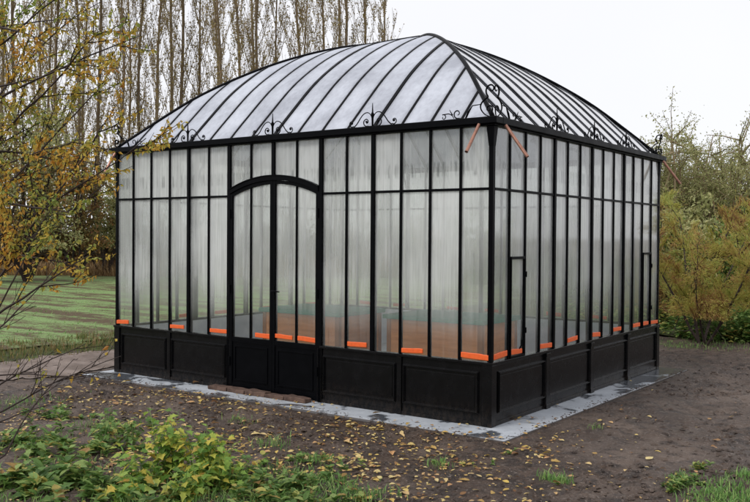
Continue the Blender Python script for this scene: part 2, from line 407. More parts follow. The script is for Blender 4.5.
def arch(s, off=0):
    a, c = 6*U, 10*U; q = (s-(a+c)/2)/((c-a)/2)
    rr = ((c-a)/2)**2; hgt = AZ1-AZ0; rad = (rr+hgt*hgt)/(2*hgt)
    return AZ1-rad+math.sqrt(max(rad*rad-rr*q*q, 0))+off
# corner posts, plinth, sill, eave
for (x, y) in ((0, 0), (-L, 0), (0, S), (-L, S)):
    sx = 1 if x == 0 else -1; sy = -1 if y == 0 else 1
    b = MB(); w = .036
    b.box((min(x-sx*w, x+sx*.006), min(y-sy*w, y+sy*.006), SILL+.001), (max(x-sx*w, x+sx*.006), max(y-sy*w, y+sy*.006), ZE-.001))
    # flared head
    z0, z1 = ZE-.17, ZE-.002
    P_ = []
    for zz_, gi, go in ((z0, .0015, .0075), (z1, .018, .020)):
        P_ += [(x-sx*(w+gi), y-sy*(w+gi), zz_), (x+sx*go, y-sy*(w+gi), zz_), (x+sx*go, y+sy*go, zz_), (x-sx*(w+gi), y+sy*go, zz_)]
    b.hexa(P_ if sx*sy > 0 else [P_[i] for i in (3,2,1,0,7,6,5,4)])
    b.build('corner_post', M['black'], G, bevel=.003)
    b = MB(); w = .075
    b.box((min(x-sx*w, x+sx*.016), min(y-sy*w, y+sy*.016), .0015), (max(x-sx*w, x+sx*.016), max(y-sy*w, y+sy*.016), ZS-.012))
    b.build('plinth_corner', M['plinth'], G, bevel=.004)
for face, (nb, u, ln) in FACES.items():
    nf = 6 if face in ('front', 'back') else 4
    # plinth core boards, one per panel
    if face == 'front': edges = [0.0, 3*U, 6*U, 10*U, 13*U, 16*U]
    elif face == 'back': edges = [0.0, 4*U, 8*U, 12*U, 16*U]
    else: edges = [0.0, 3.5*V, 7*V, 10.5*V, 14*V]
    for a, c in zip(edges[:-1], edges[1:]):
        if face == 'front' and abs(a-6*U) < 1e-6: continue
        b = MB(); lo = .078 if a == 0 else .004; hi = .078 if c == edges[-1] else .004
        s0, s1 = a+lo, c-hi
        fbox(b, face, s0, s1, .002, ZS-.014, -.045, 0)
        fbox(b, face, s0+.001, s1-.001, .003, .035, .0, .010)       # bottom rail
        i0, i1 = s0+.035, s1-.035; t0, t1 = .105, ZS-.075; w = .022
        # stepped moulding ring, mitred
        for (o_, h0) in ((0, .012), (.007, .022)):
            q = o_
            ww = w-2*o_
            A = [(i0+q, t0+q), (i1-q, t0+q), (i1-q, t1-q), (i0+q, t1-q)]
            B = [(i0+q+ww, t0+q+ww), (i1-q-ww, t0+q+ww), (i1-q-ww, t1-q-ww), (i0+q+ww, t1-q-ww)]
            for e in range(4):
                fpoly(b, face, [A[e], A[(e+1)%4], B[(e+1)%4], B[e]], .0005, h0)
        fbox(b, face, i0+w+.02, i1-w-.02, t0+w+.02, t1-w-.02, .0005, .004)
        b.build('plinth_panel', M['plinth'], G, bevel=.005)
    for e in edges[1:-1]:
        b = MB()
        wd, pr = (.026, .016) if face in ('front', 'back') else (.038, .026)
        fbox(b, face, e-wd, e+wd, .0015, ZS-.0145, .0005, pr)
        if pr > .02:
            fbox(b, face, e-wd-.008, e+wd+.008, .0015, .045, .0008, pr+.008)
            fbox(b, face, e-wd-.006, e+wd+.006, ZS-.05, ZS-.0148, .0008, pr+.006)
        b.build('pilaster', M['plinth'], G, bevel=.003)
    ext = .03 if face in ('front', 'back') else 0
    e0 = .022
    pieces = [(-e0 if ext else .05, ln+e0 if ext else ln-.05)]
    if face == 'front': pieces = [(-e0, 6*U-.003), (10*U+.003, ln+e0)]
    for p0, p1 in pieces:
        b = MB()
        fbox(b, face, p0, p1, ZS-.0115, ZS+.0115, -.0495, .0225)
        fbox(b, face, p0+.003 , p1-.003, ZS-.022, ZS-.012, -.045, .0125) if not ext else None
        b.build('sill', M['plinth'], G, bevel=.003)
    b = MB()
    for p0, p1 in ([(0.05, 6*U-.02), (10*U+.02, ln-.05)] if face == 'front' else [(.06, ln-.06)]):
        fbox(b, face, p0, p1, .002, ZS-.015, -.056, -.0465)
    b.build('inner_lining', M['lining'], G)
    # eave gutter
    b = MB()
    if face in ('front', 'back'):
        fbox(b, face, -.062, ln+.062, ZE+.016, ZE+.072, -.06, .062)
        fbox(b, face, -.03, ln+.03, ZE, ZE+.0155, -.05, .03)
    else:
        fbox(b, face, .0605, ln-.0605, ZE+.016, ZE+.072, -.06, .062)
        fbox(b, face, .0505, ln-.0505, ZE, ZE+.0155, -.05, .03)
    b.build('gutter', M['black'], G, bevel=.004)
    # glazing bars
    for i in range(1, nb):
        b = MB(); th = .019 if i in struct[face] else .0105
        lo = SILL+.0005
        if face == 'front' and 6 < i < 10: lo = arch(i*u, .05)
        if face == 'front' and i in (6, 10): th = .022
        fbox(b, face, i*u-th, i*u+th, lo if not (face == 'front' and i in (6, 10)) else .002, ZE-.0005, -.03 if th < .015 else -.045, .010 if th < .015 else .016)
        b.build('glazing_bar', M['black'], G, bevel=.002)
        if i in struct[face]:
            b = MB(); pts = []
            for q in range(9):
                a_ = q/8*math.pi/2
                pts.append(MP(face, i*u, ZE-.36*(1-math.sin(a_)), -.046-.20*(1-math.cos(a_))))
            b.tube(pts, [.010+.007*q/8 for q in range(9)], 6); b.build('inner_bracket', M['black'], G, True)
    # transoms
    b = MB()
    th = .011
    if face == 'front':
        segs = [(0.037, 6*U-.0225), (10*U+.0225, ln-.037)]
    else: segs = [(.037, ln-.037)]
    for p0, p1 in segs:
        b = MB(); fbox(b, face, p0, p1, ZT-th, ZT+th, -.026, .0075); b.build('transom', M['black'], G, bevel=.002)
# vent windows in the side wall
for (i0, i1) in ((1, 2), (12, 13)):
    a, c = i0*V+.011, i1*V-.011; zt = 1.435
    b = MB(); w = .014
    fbox(b, 'side', a, a+w, SILL+.001, zt, -.01, .02); fbox(b, 'side', c-w, c, SILL+.001, zt, -.01, .02)
    fbox(b, 'side', a+w+.0005, c-w-.0005, zt-.024, zt, -.01, .021); fbox(b, 'side', a+w+.0005, c-w-.0005, SILL+.001, SILL+.02, -.01, .0205)
    vw = b.build('vent_window', M['black'], G, bevel=.002)
    b = MB(); b.tube([MP('side', (a+c)/2+.02, .62, .022), MP('side', (a+c)/2+.02, .655, .04), MP('side', (a+c)/2+.02, .70, .04)], .006, 6); b.build('latch', M['black'], vw)
    for z in (.75, 1.25):
        b = MB(); b.tube([MP('side', c-.002, z, .024), MP('side', c-.002, z+.05, .024)], .007, 6); b.build('hinge', M['black'], vw)
# arch
b = MB()
ss = [6*U+.022+(4*U-.044)*q/24 for q in range(25)]
fpoly(b, 'front', [(s, arch(s, .008)) for s in ss]+[(s, arch(s, .052)) for s in reversed(ss)], -.05, .026)
fpoly(b, 'front', [(s, arch(s, .0525)) for s in ss]+[(s, arch(s, .062)) for s in reversed(ss)], -.04, .034)
b.build('door_arch', M['black'], G)
# panes
def pane(face, s0, s1, poly_lo, poly_hi, parent=G, nn=-.006):
    b = MB()
    ns = 6
    lo = [(s0+(s1-s0)*q/ns, poly_lo(s0+(s1-s0)*q/ns) if callable(poly_lo) else poly_lo) for q in range(ns+1)]
    hi = [(s0+(s1-s0)*q/ns, poly_hi(s0+(s1-s0)*q/ns) if callable(poly_hi) else poly_hi) for q in range(ns+1)]
    if not callable(poly_lo): lo = [lo[0], lo[-1]]
    if not callable(poly_hi): hi = [hi[0], hi[-1]]
    fpoly(b, face, lo+hi[::-1], nn-.004, nn)
    return b.build('glass_pane', M['glass'], parent)
for face in ('front', 'side', 'back', 'left'):
    nb, u, ln = FACES[face]
    for i in range(nb):
        s0, s1 = i*u+.002, (i+1)*u-.002
        if face == 'front' and 6 <= i < 10:
            pane(face, s0, s1, lambda s: arch(s, .053), ZE-.002); continue
        if face in ('front', 'side'):
            pane(face, s0, s1, SILL+.002, ZT-.002); pane(face, s0, s1, ZT+.002, ZE-.002)
        else: pane(face, s0, s1, SILL+.002, ZE-.002)
# doors
for (i0, side) in ((6, 'R'), (8, 'L')):
    a, c = i0*U+(.0225 if i0 == 6 else .0015), (i0+2)*U-(.0225 if i0 == 8 else .0015)
    b = MB(); w = .034
    def top(s): return arch(min(max(s, 6*U+.023), 10*U-.023), .006)
    for p0, p1 in ((a, a+w), (c-w, c)):
        fpoly(b, 'front', [(p0, .012), (p1, .012), (p1, top(p1)), ((p0+p1)/2, top((p0+p1)/2)), (p0, top(p0))], -.03, .014)
    mid = (i0+1)*U
    fbox(b, 'front', a+w+.0005, c-w-.0005, ZS-.025, ZS+.014, -.028, .012)
    fbox(b, 'front', a+w+.0005, c-w-.0005, .012, .06, -.028, .012)
    fbox(b, 'front', a+w+.0005, c-w-.0005, .0605, ZS-.0255, -.02, .004)
    for zz0, zz1, sA, sB in ((.0605, .075, a+w+.001, c-w-.001), (ZS-.040, ZS-.0257, a+w+.001, c-w-.001)): fbox(b, 'front', sA, sB, zz0, zz1, .0042, .010)
    i0_, i1_ = a+w+.03, c-w-.03; ra, rb_ = [(i0_, .10), (i1_, .10), (i1_, ZS-.07), (i0_, ZS-.07)], [(i0_+.016, .116), (i1_-.016, .116), (i1_-.016, ZS-.086), (i0_+.016, ZS-.086)]
    for e in range(4): fpoly(b, 'front', [ra[e], ra[(e+1)%4], rb_[(e+1)%4], rb_[e]], .0045, .012)
    ss = [a+w+(c-a-2*w)*q/10 for q in range(11)]
    fpoly(b, 'front', [(s, top(s)-.035) for s in ss]+[(s, top(s)) for s in reversed(ss)], -.028, .012)
    fbox(b, 'front', mid-.009, mid+.009, ZS+.0145, top(mid)-.036, -.02, .009)
    dr = b.build('door', M['black'], G, bevel=.0015)
    pane('front', a+w-.003, mid-.0092, ZS+.015, lambda s: top(s)-.034, dr); pane('front', mid+.0092, c-w+.003, ZS+.015, lambda s: top(s)-.034, dr)
    if side == 'R':
        b = MB(); s = c-.018
        b.tube([MP('front', s, 1.05, .014), MP('front', s, 1.05, .05), MP('front', s-.03, 1.052, .056), MP('front', s-.11, 1.046, .054)], [.009, .008, .008, .006], 8)
        fbox(b, 'front', s-.012, s+.012, .97, 1.10, .0145, .019)
        b.build('handle', M['black'], dr)
    hs = a+.004 if side == 'R' else c-.004
    for z in (.25, 1.0, 1.78):
        b = MB(); b.tube([MP('front', hs, z, .020), MP('front', hs, z+.09, .020)], .010, 8); b.build('hinge', M['black'], dr)

# orange strips at the foot of panes
def strip(face, i, f0=.14, f1=.86, dz=0, n0=.0085):
    nb, u, ln = FACES[face]; b = MB()
    s0, s1 = (i+f0)*u, (i+f1)*u
    k = 8; vs = []
    tl_ = rnd.uniform(-.006, .006); z0, z1 = SILL+.022+dz, SILL+.068+dz+rnd.uniform(-.006, .003)
    k = 6; lo = [(s0+(s1-s0)*j/k, z0+tl_*(2*j/k-1)+rnd.uniform(-.0015, .0015)) for j in range(k+1)]; hi = [(s0+(s1-s0)*j/k, z1+tl_*(2*j/k-1)+rnd.uniform(-.002, .002)) for j in range(k+1)]
    fpoly(b, face, lo+hi[::-1], n0-.012, n0)
    b.build('orange_strip', M['orange'], G, bevel=.005)
for j, f0, f1 in ((1, .05, .75), (4, .05, .78), (6, .08, .93), (8, .22, .90), (9, .05, .85), (10, .07, .90), (12, .07, .80), (14, .06, .80), (16, .06, .93)):
    strip('front', 16-j, 1-f1, 1-f0, rnd.uniform(-.006, .008))
for j, f0, f1 in ((1, .12, .92), (2, .12, .85), (4, .06, .90), (6, .10, .88), (8, .15, .85), (10, .08, .85), (12, .1, .85), (13, .15, .8), (14, .08, .9)):
    strip('side', j-1, f0, f1, rnd.uniform(-.006, .008))
for j in (2, 4, 7, 9, 12, 14): strip('back', j, .1, .8, 0, -.012)
for j in (3, 5, 8, 11): strip('left', j, .1, .8, 0, -.012)

# roof -------------------------------------------------------------
KS = [-.15, 0, 1, 2, 3, 4, 5, 6, 6.92]; ZP = [2.545, 2.600, 2.905, 3.195, 3.425, 3.615, 3.765, 3.875, 3.935]
def zr(d):
    k = d/U
    if k <= KS[0]: return ZP[0]
    for i in range(len(KS)-1):
        if k <= KS[i+1]+1e-9:
            # Catmull-Rom style smoothing
            x0, x1 = KS[i], KS[i+1]; t = (k-x0)/(x1-x0)
            m0 = (ZP[i+1]-ZP[max(i-1,0)])/(KS[i+1]-KS[max(i-1,0)]); m1 = (ZP[min(i+2,len(KS)-1)]-ZP[i])/(KS[min(i+2,len(KS)-1)]-KS[i])
            h = x1-x0
            return (2*t**3-3*t*t+1)*ZP[i]+(t**3-2*t*t+t)*h*m0+(-2*t**3+3*t*t)*ZP[i+1]+(t**3-t*t)*h*m1
    return ZP[-1]
HALF = S/2
def dmax(face, s):
    ln = FACES[face][2]
    return max(0.001, min(s, ln-s, HALF))
D0 = -.03
def RP(face, s, d, off=0):      # point on the roof surface
    e = .01; sl = (zr(d+e)-zr(max(d-e, D0)))/(2*e if d-e > D0 else e+d-D0); nn = Vector((1, sl)).normalized()
    # outward normal in (outward, up) = (sl, 1) normalised
    o = Vector((sl, 1)).normalized()
    return MP(face, s, zr(d)+o.y*off, -d+o.x*off)
for face in ('front', 'side', 'back', 'left'):
    nb, u, ln = FACES[face]
    for i in range(nb):
        b = MB(); nd, nc = 18, 4; top = []
        # split so that panels reaching the ridge follow it
        cols = [i*u+u*q/nc for q in range(nc+1)]
        for off in (0, -.006):
            for s in cols:
                dm = dmax(face, s)
                for q in range(nd+1):
                    d = D0+(dm-D0)*q/nd
                    ss = min(max(s, d), ln-d) if d > 0 else s
                    top.append(RP(face, ss, d, off))
        w = nd+1; hN = (nc+1)*w; fs = []
        for c_ in range(nc):
            for q in range(nd):
                k0 = c_*w+q
                fs.append((k0, k0+w, k0+w+1, k0+1)); fs.append((hN+k0+1, hN+k0+w+1, hN+k0+w, hN+k0))
        for q in range(nd): fs.append((q, q+1, hN+q+1, hN+q)); k0 = nc*w+q; fs.append((k0+1, k0, hN+k0, hN+k0+1))
        b.add(top, fs); b.build('roof_pane', M['roofglass'], G, True)
    def rib(s, th, hi, lo=.03):
        dm = dmax(face, s); b = MB(); nd = 16; vs = []
        for q in range(nd+1):
            d = D0+.012+(dm-D0-.012)*q/nd
            for ds, of in ((-th, -lo), (th, -lo), (th, hi), (-th, hi)): vs.append(RP(face, s+ds, d, of))
        fs = [(4*q+j, 4*q+(j+1)%4, 4*q+4+(j+1)%4, 4*q+4+j) for q in range(nd) for j in range(4)]+[(3,2,1,0), tuple(4*nd+j for j in range(4))]
        b.add(vs, fs); return b.build('roof_rib', M['black'], G)
    for i in range(1, nb):
        t = i in struct[face]; rib(i*u, .018 if t else .0118, .010 if t else .007, .035 if t else .014)
# hips and ridge
for (cx, cy, sx, sy) in ((0, 0, -1, 1), (-L, 0, 1, 1), (0, S, -1, -1), (-L, S, 1, -1)):
    b = MB(); pts = [(cx+sx*d, cy+sy*d, zr(d)+.004) for d in [D0+(HALF-D0)*q/24 for q in range(25)]]
    b.tube(pts, .021, 8); b.build('hip_rib', M['black'], G, True)
b = MB(); b.tube([(-HALF, HALF, zr(HALF)+.006), (-L+HALF, HALF, zr(HALF)+.006)], .024, 8); b.build('ridge_bar', M['black'], G, True)

# wrought iron cresting
def spiral(cx, cy, r0, r1, a0, a1, k=18):
    return [(cx+(r0+(r1-r0)*q/k)*math.cos(a0+(a1-a0)*q/k), cy+(r0+(r1-r0)*q/k)*math.sin(a0+(a1-a0)*q/k)) for q in range(k+1)]
def smooth2(pts, it=2):
    for _ in range(it):
        o = [pts[0]]
        for p, q in zip(pts[:-1], pts[1:]):
            o += [(p[0]*.75+q[0]*.25, p[1]*.75+q[1]*.25), (p[0]*.25+q[0]*.75, p[1]*.25+q[1]*.75)]
        pts = o+[pts[-1]]
    return pts
ZC = ZE+.073
def iron(b, face, s, pts, r, n_=.02, flip=1):
    rr = [r*(.58+.42*math.sin(math.pi*q/(len(pts)-1))) for q in range(len(pts))]
    b.tube([MP(face, s+flip*p[0], ZC+p[1], n_) for p in pts], rr, 6)
def crest(face, s):
    b = MB()
    for fl in (1, -1):
        outer = smooth2([(.004, .05), (.012, .10), (.05, .135), (.10, .125), (.14, .085), (.175, .035), (.21, .008)])+spiral(.240, .040, .034, .010, -2.2, 3.6)
        iron(b, face, s, outer, .0056, flip=fl)
        inner = smooth2([(.0, .006), (.02, .003), (.045, .004)])+spiral(.068, .045, .042, .010, -2.0, 5.0)
        iron(b, face, s, inner, .0056, flip=fl)
        b.tube([MP(face, s+fl*q[0], ZC+q[1], .02) for q in spiral(.240, .040, .009, .002, 0, 6, 6)], .007, 6)
        b.tube([MP(face, s+fl*q[0], ZC+q[1], .02) for q in spiral(.068, .045, .009, .002, 0, 6, 6)], .007, 6)
    b.tube([MP(face, s, ZC-.001, .02), MP(face, s, ZC+.06, .02), MP(face, s, ZC+.10, .02), MP(face, s, ZC+.115, .02), MP(face, s, ZC+.13, .02), MP(face, s, ZC+.215, .02)], [.008, .010, .012, .016, .008, .003], 8)
    b.build('crest_scroll', M['black'], G, True)
for face in FACES:
    for i in struct[face]: crest(face, i*FACES[face][1])
    ln = FACES[face][2]
    for s, fl in ((0, 1), (ln, -1)):
        b = MB()
        c1 = list(reversed(spiral(.035, .072, .058, .008, -2.0+math.pi*.0, -2.0-7.0)))
        # C scroll and tall S
        iron(b, face, s, smooth2([(.02, .0), (.07, .02), (.112, .07), (.11, .115), (.07, .15), (.035, .165), (.055, .19), (.062, .225), (.045, .258)])+spiral(.012, .232, .038, .010, .75, 6.0), .008, flip=fl)
        iron(b, face, s, smooth2([(.02, .0), (.0, .025), (-.004, .06)])[:6]+spiral(.03, .066, .034, .008, 3.3, -2.8), .007, flip=fl)
        iron(b, face, s, smooth2([(.25, .0), (.285, -.001), (.32, .006)])+spiral(.335, .048, .043, .010, -1.9, -1.9+6.6), .006, flip=-fl if False else fl)
        iron(b, face, s, list(reversed(spiral(.475, .026, .027, .008, 1.1, 7.0)))+smooth2([(.45, .052), (.42, .055), (.385, .035), (.37, .008)]), .005, flip=fl)
        b.tube([MP(face, s+fl*.385, ZC+.04, .02), MP(face, s+fl*.405, ZC+.07, .02), MP(face, s+fl*.415, ZC+.088, .02)], [.006, .004, .002], 6)
        b.tube([MP(face, s+fl*.11, ZC+.11, .02), MP(face, s+fl*.19, ZC+.105, .02), MP(face, s+fl*.23, ZC+.05, .02), MP(face, s+fl*.255, ZC, .02)], [.004, .005, .010, .008], 6)
        b.build('corner_scroll', M['black'], G, True)
# copper spouts
for p0, p1 in (((-.10, -.064, 2.545), (-.10, -.27, 2.30)), ((.064, .10, 2.545), (.27, .10, 2.27)), ((.064, S-.08, 2.545), (.235, S+.05, 2.27)), ((-L+.06, -.064, 2.545), (-L+.04, -.24, 2.24))):
    b = MB(); A, B = Vector(p0), Vector(p1)
    b.tube([A, B], .0145, 12, False); b.tube([B, A], .0118, 12, False)
    b.build('copper_spout', M['copper'], G, True)

# planters inside
for (x0, x1, y0, y1, lab) in ((-3.68, -2.50, 1.10, 1.95, 'smaller brown box table with green top inside, behind the greenhouse doors'), (-2.04, -.82, 1.33, 2.15, 'longer brown box table with green top inside, behind the right front panes')):
    t = empty('box_table', ((x0+x1)/2, (y0+y1)/2, .0), lab, 'table', 'box tables inside the greenhouse')
    b = MB(); b.box((x0+.02, y0+.02, .005), (x1-.02, y1-.02, .705)); b.build('wooden_box', M['board'], t, bevel=.004)
    for (xa, ya) in ((x0+.015, y0+.015), (x1-.07, y0+.015), (x1-.07, y1-.07), (x0+.015, y1-.07)):
        b = MB(); b.box((xa, ya, .0045), (xa+.055, ya+.055, .7055)); b.build('corner_batten', M['batten'], t, bevel=.003)
    b = MB(); b.box((x0-.02, y0-.02, .706), (x1+.02, y1+.02, .752)); b.build('top', M['green'], t, bevel=.006)

# ------------------------------------------------------------------ vegetation tools
def leafquad(b, p, d, nrm, ln, wd, fold=.15, lobes=False, oval=False):
    d = d.normalized(); s = d.cross(nrm)
    if s.length < 1e-5: s = d.orthogonal()
    s.normalize(); nn = s.cross(d)
    if lobes:
        prof = [(0, 0), (.10, .28), (.02, .50), (.30, .33), (.42, .62), (.62, .30), (1.0, .0)]
        L_ = [p+d*ln*a+s*wd*c+nn*ln*(fold*c-.25*a*a) for a, c in prof]; R_ = [p+d*ln*a-s*wd*c+nn*ln*(fold*c-.25*a*a) for a, c in prof[1:-1]]
        vs = L_+R_[::-1]; k = len(vs)
        c0 = p+d*ln*.35-nn*ln*.03
        b.add(vs+[c0], [(i, (i+1)%k, k) for i in range(k)])
    else:
        if oval:
            prof = [(0, 0), (.18, .36), (.45, .5), (.75, .3), (1, 0)]; cv = fold*2.2
            Lf = [p+d*ln*a+s*wd*c+nn*ln*(fold*c*2+cv*a*(1-a)) for a, c in prof]; Rt = [p+d*ln*a-s*wd*c+nn*ln*(fold*c*1.2+cv*a*(1-a)) for a, c in prof[1:-1]]
            M_ = [p+d*ln*a+nn*ln*cv*a*(1-a) for a in (.18, .45, .75)]
            b.add(Lf+M_+Rt, [(0,1,5), (1,2,6,5), (2,3,7,6), (3,4,7), (0,5,8), (5,6,9,8), (6,7,10,9), (7,4,10)]); return
        a = p; m1 = p+d*ln*.45+s*wd*.5+nn*ln*fold; m2 = p+d*ln*.45-s*wd*.5+nn*ln*fold; e = p+d*ln-nn*ln*fold*.6; c = p+d*ln*.5
        b.add([a, m1, e, m2], [(0, 1, 2), (0, 2, 3)])
def rv(r_=rnd): return Vector((r_.gauss(0,1), r_.gauss(0,1), r_.gauss(0,1))).normalized()

# poplars
def make_poplar(seed):
    q = random.Random(seed); H = q.uniform(19, 24)
    t = empty('poplar_tree', (0, 0, 0))
    b = MB(); pts = [(math.sin(z*.5+seed)*.10*z/10+q.uniform(-.04, .04), math.cos(z*.4+seed)*.08*z/10, z) for z in np.linspace(-.15, H, 14)]
    r0 = q.uniform(.07, .105)
    b.tube(pts, [r0*(1-.92*i/13)+.01+(.06 if i == 0 else 0) for i in range(14)], 8); b.build('trunk', M['pbark'], t, True, origin=(0,0,0))
    br, lf = MB(), MB(); nbz = 64
    for i in range(nbz):
        z = 1.8+(H-2.4)*(i/nbz)+q.uniform(-.2, .2); a = q.uniform(0, 6.28)
        f = z/H*13; p = Vector(pts[min(13, int(f))]); p.z = z
        up = q.uniform(1.7, 3.4); ln = q.uniform(1.8, 3.8)*(1-.35*z/H); out = Vector((math.cos(a), math.sin(a), 0))
        P = [p]; d = (out+Vector((0, 0, up*.65))).normalized()
        for k in range(4):
            d = (d+Vector((0, 0, .35))+rv(q)*.09).normalized(); P.append(P[-1]+d*ln/4)
        rb = q.uniform(.014, .028)*(1.2-.5*z/H); br.tube(P, [rb, rb*.8, rb*.55, rb*.35, .005], 4, False)
        for k in range(q.randint(8, 12)):
            w = q.uniform(.2, 1)*3.98; s = P[int(w)].lerp(P[int(w)+1], w%1); dd = (d+rv(q)*.5+Vector((0, 0, .25))).normalized(); l2 = q.uniform(.4, 1.2)
            m_ = s+dd*l2*.5+rv(q)*.05; e = m_+(dd+Vector((0, 0, .4))).normalized()*l2*.5
            br.tube([s, m_, e], [.009, .007, .004], 3, False)
            for j in range(q.randint(2, 6)):
                lp = s.lerp(e, q.random())+rv(q)*.07
                leafquad(lf, lp, rv(q), rv(q), q.uniform(.06, .12), q.uniform(.05, .09))
    br.build('branches', M['ptwig'], t, False, origin=(0,0,0)); lf.build('crown', M['leaf_poplar'], t, False, origin=(0,0,0))
    return t
ords = 'first second third fourth fifth sixth seventh eighth ninth tenth eleventh twelfth thirteenth fourteenth fifteenth sixteenth seventeenth eighteenth nineteenth twentieth'.split()
protos = [make_poplar(s) for s in (1, 2, 3, 4)]
used = set()
def put(protos, i, loc, rz, sc, label, cat, group):
    p = protos[i]
    o = p if i not in used else copy_tree(p)
    used.add(i)
    o.location = loc; o.rotation_euler = (0, 0, rz); o.scale = (sc*rnd.uniform(.92, 1.05), sc*rnd.uniform(.92, 1.05), sc)
    return tag(o, label, cat, group)
fr = [-8, 14, 38, 58, 78, 100, 121, 139, 158, 178, 199, 218, 237, 256, 275, 297, 320, 343, 364, 381]
for j, px in enumerate(fr):
    dep = 41+.010*px+rnd.uniform(-1, 1)
    put(protos, j % 4, base(px+rnd.uniform(-2, 2), dep, -.05), rnd.uniform(0, 6.28), 1.0 if j < 19 else .9,
        'nearly bare tall poplar, %s from the left in the near row behind the field' % ords[j], 'tree', 'poplars of the near row')
for j in range(9):
    px = 5+j*42+rnd.uniform(-6, 6)
    put(protos, (j*3+1) % 4, base(px, 54+rnd.uniform(-3, 3), -.05), rnd.uniform(0, 6.28), 1.15,
        'nearly bare tall poplar in the far row, seen between the nearer poplars', 'tree', 'poplars of the far row')

# generic shrubs: limbs + leafy volume with clumps
def shrub(name, loc, R_, H, nl, mat, label, cat, group=None, leaf=(.05, .03), stems=9, seed=0, wmin=.9, feather=False, low=.1, twigm='twig', upw=.9, parts=('stems', 'foliage'), z0=-.08):
    q = random.Random(seed); t = empty(name, loc, label, cat, group)
    br, lf = MB(), MB(); base_ = Vector(loc); base_.z = z0
    tips = []
    for i in range(stems):
        a = 6.28*i/stems+q.uniform(-.4, .4); d = Vector((math.cos(a)*q.uniform(.3, 1), math.sin(a)*q.uniform(.3, 1), upw*q.uniform(.8, 1.5))).normalized()
        P = [base_+Vector((q.uniform(-.08, .08), q.uniform(-.08, .08), 0))*R_]; ln = H*q.uniform(.75, 1.1)
        for k in range(6):
            d = (d+rv(q)*.16+Vector((0, 0, .06))).normalized(); P.append(P[-1]+d*ln/6)
            e = P[-1]-base_
            if math.hypot(e.x, e.y) > R_: P[-1] = base_+Vector((e.x*.9, e.y*.9, e.z))
        r0 = .012*H*q.uniform(.7, 1.3); br.tube(P, [r0*(1-.13*k) for k in range(7)], 5, False)
        for k in range(16):
            w = q.uniform(wmin, 5.98); s = P[int(w)].lerp(P[int(w)+1], w%1); dd = (rv(q)+Vector((0, 0, .45))).normalized(); l2 = H*q.uniform(.12, .30)
            m_ = s+dd*l2*.5; e = m_+(dd+rv(q)*.4).normalized()*l2*.5
            br.tube([s, m_, e], [r0*.35, r0*.25, r0*.1], 3, False); tips.append((s, m_, e))
    for i in range(nl):
        s, m_, e = q.choice(tips); w = q.random(); p = (s.lerp(m_, w) if q.random() < .4 else m_.lerp(e, w))+rv(q)*abs(q.gauss(0, .035))*H
        if p.z < base_.z+low: p.z = base_.z+low+q.random()*.3
        if feather:
            d = (e-s).normalized()+rv(q)*.5+Vector((0, 0, .25)); leafquad(lf, p, d, rv(q), leaf[0]*q.uniform(.7, 1.6), leaf[1]*q.uniform(.7, 1.3), .05)
        else: leafquad(lf, p, rv(q)+Vector((0, 0, -.2)), rv(q), leaf[0]*q.uniform(.6, 1.3), leaf[1]*q.uniform(.6, 1.3))
    br.build(parts[0], M[twigm], t); lf.build(parts[1], M[mat], t); return t

# right-hand feathery bush and the saplings beyond
shrub('feathery_bush', base(706, 13.6), 1.75, 2.15, 24000, 'leaf_rust', 'yellow-green and rust feathery bush with forked dark trunk to the right of the greenhouse', 'bush', leaf=(.055, .009), stems=6, seed=3, feather=True, low=.5)
shrub('feathery_bush', base(775, 15.0), 1.7, 2.5, 20000, 'leaf_rust', 'olive feathery bush cut by the right edge of the photo', 'bush', leaf=(.075, .012), stems=7, seed=5, feather=True, low=.4)
shrub('feathery_bush', base(655, 15.8), 1.4, 2.3, 16000, 'leaf_rust', 'olive feathery bush half hidden behind the right corner of the greenhouse', 'bush', leaf=(.075, .012), stems=7, seed=8, feather=True, low=.3)
for j, (px, dep, H, side) in enumerate([(641, 23, 4.3, 'first'), (661, 22, 4.9, 'second'), (682, 24, 5.1, 'third'), (700, 22, 4.4, 'fourth'), (716, 24.5, 5.1, 'fifth'), (738, 23, 4.2, 'sixth'), (757, 22, 4.0, 'seventh')]):
    shrub('sapling', base(px, dep), .66, H*.84, 15000, 'leaf_willow', 'slender pale green sapling, %s from the left beyond the feathery bushes' % side, 'tree', 'pale saplings at the right', leaf=(.065, .032), stems=14, seed=20+j, upw=4.5, twigm='ptwig', parts=('trunk', 'crown'))
for j, (px, dep, R_, H) in enumerate([(620, 19, 2.0, 2.3), (585, 24, 2.2, 2.6), (690, 19, 2.0, 2.4), (735, 19, 2.0, 2.3), (540, 26, 2.4, 2.2), (490, 30, 2.6, 2.4), (430, 32, 2.8, 2.4), (780, 18, 2.0, 2.3)]):
    lab = ['behind the right end wall of the greenhouse', 'seen through the far right panes', 'under the pale saplings beside the greenhouse', 'under the pale saplings near the right edge', 'seen dimly through the middle of the side panes',
           'seen dimly through the glass near the front corner', 'seen dimly through the right front panes', 'beyond the right edge of the photo'][j]
    shrub('shrub', base(px, dep), R_, H, 9000, 'leaf_green' if j % 2 else 'leaf_willow', 'dense green shrub ' + lab, 'shrub', 'background shrubs at the right', leaf=(.12, .07), stems=12, seed=40+j, low=.0)
# brown hedge along the poplar feet
for j in range(15):
    px = -30+j*34; dep = 38+rnd.uniform(-.6, 1.2)
    shrub('hedge_bush', base(px, dep), 1.9, rnd.uniform(1.9, 3.0), 3600, 'leaf_hedge', 'rust-brown undergrowth bush, %s from the left at the foot of the poplars' % ords[j], 'bush', 'undergrowth bushes at the poplar feet', leaf=(.17, .11), stems=16, seed=70+j, low=.0, wmin=.05, upw=.7)
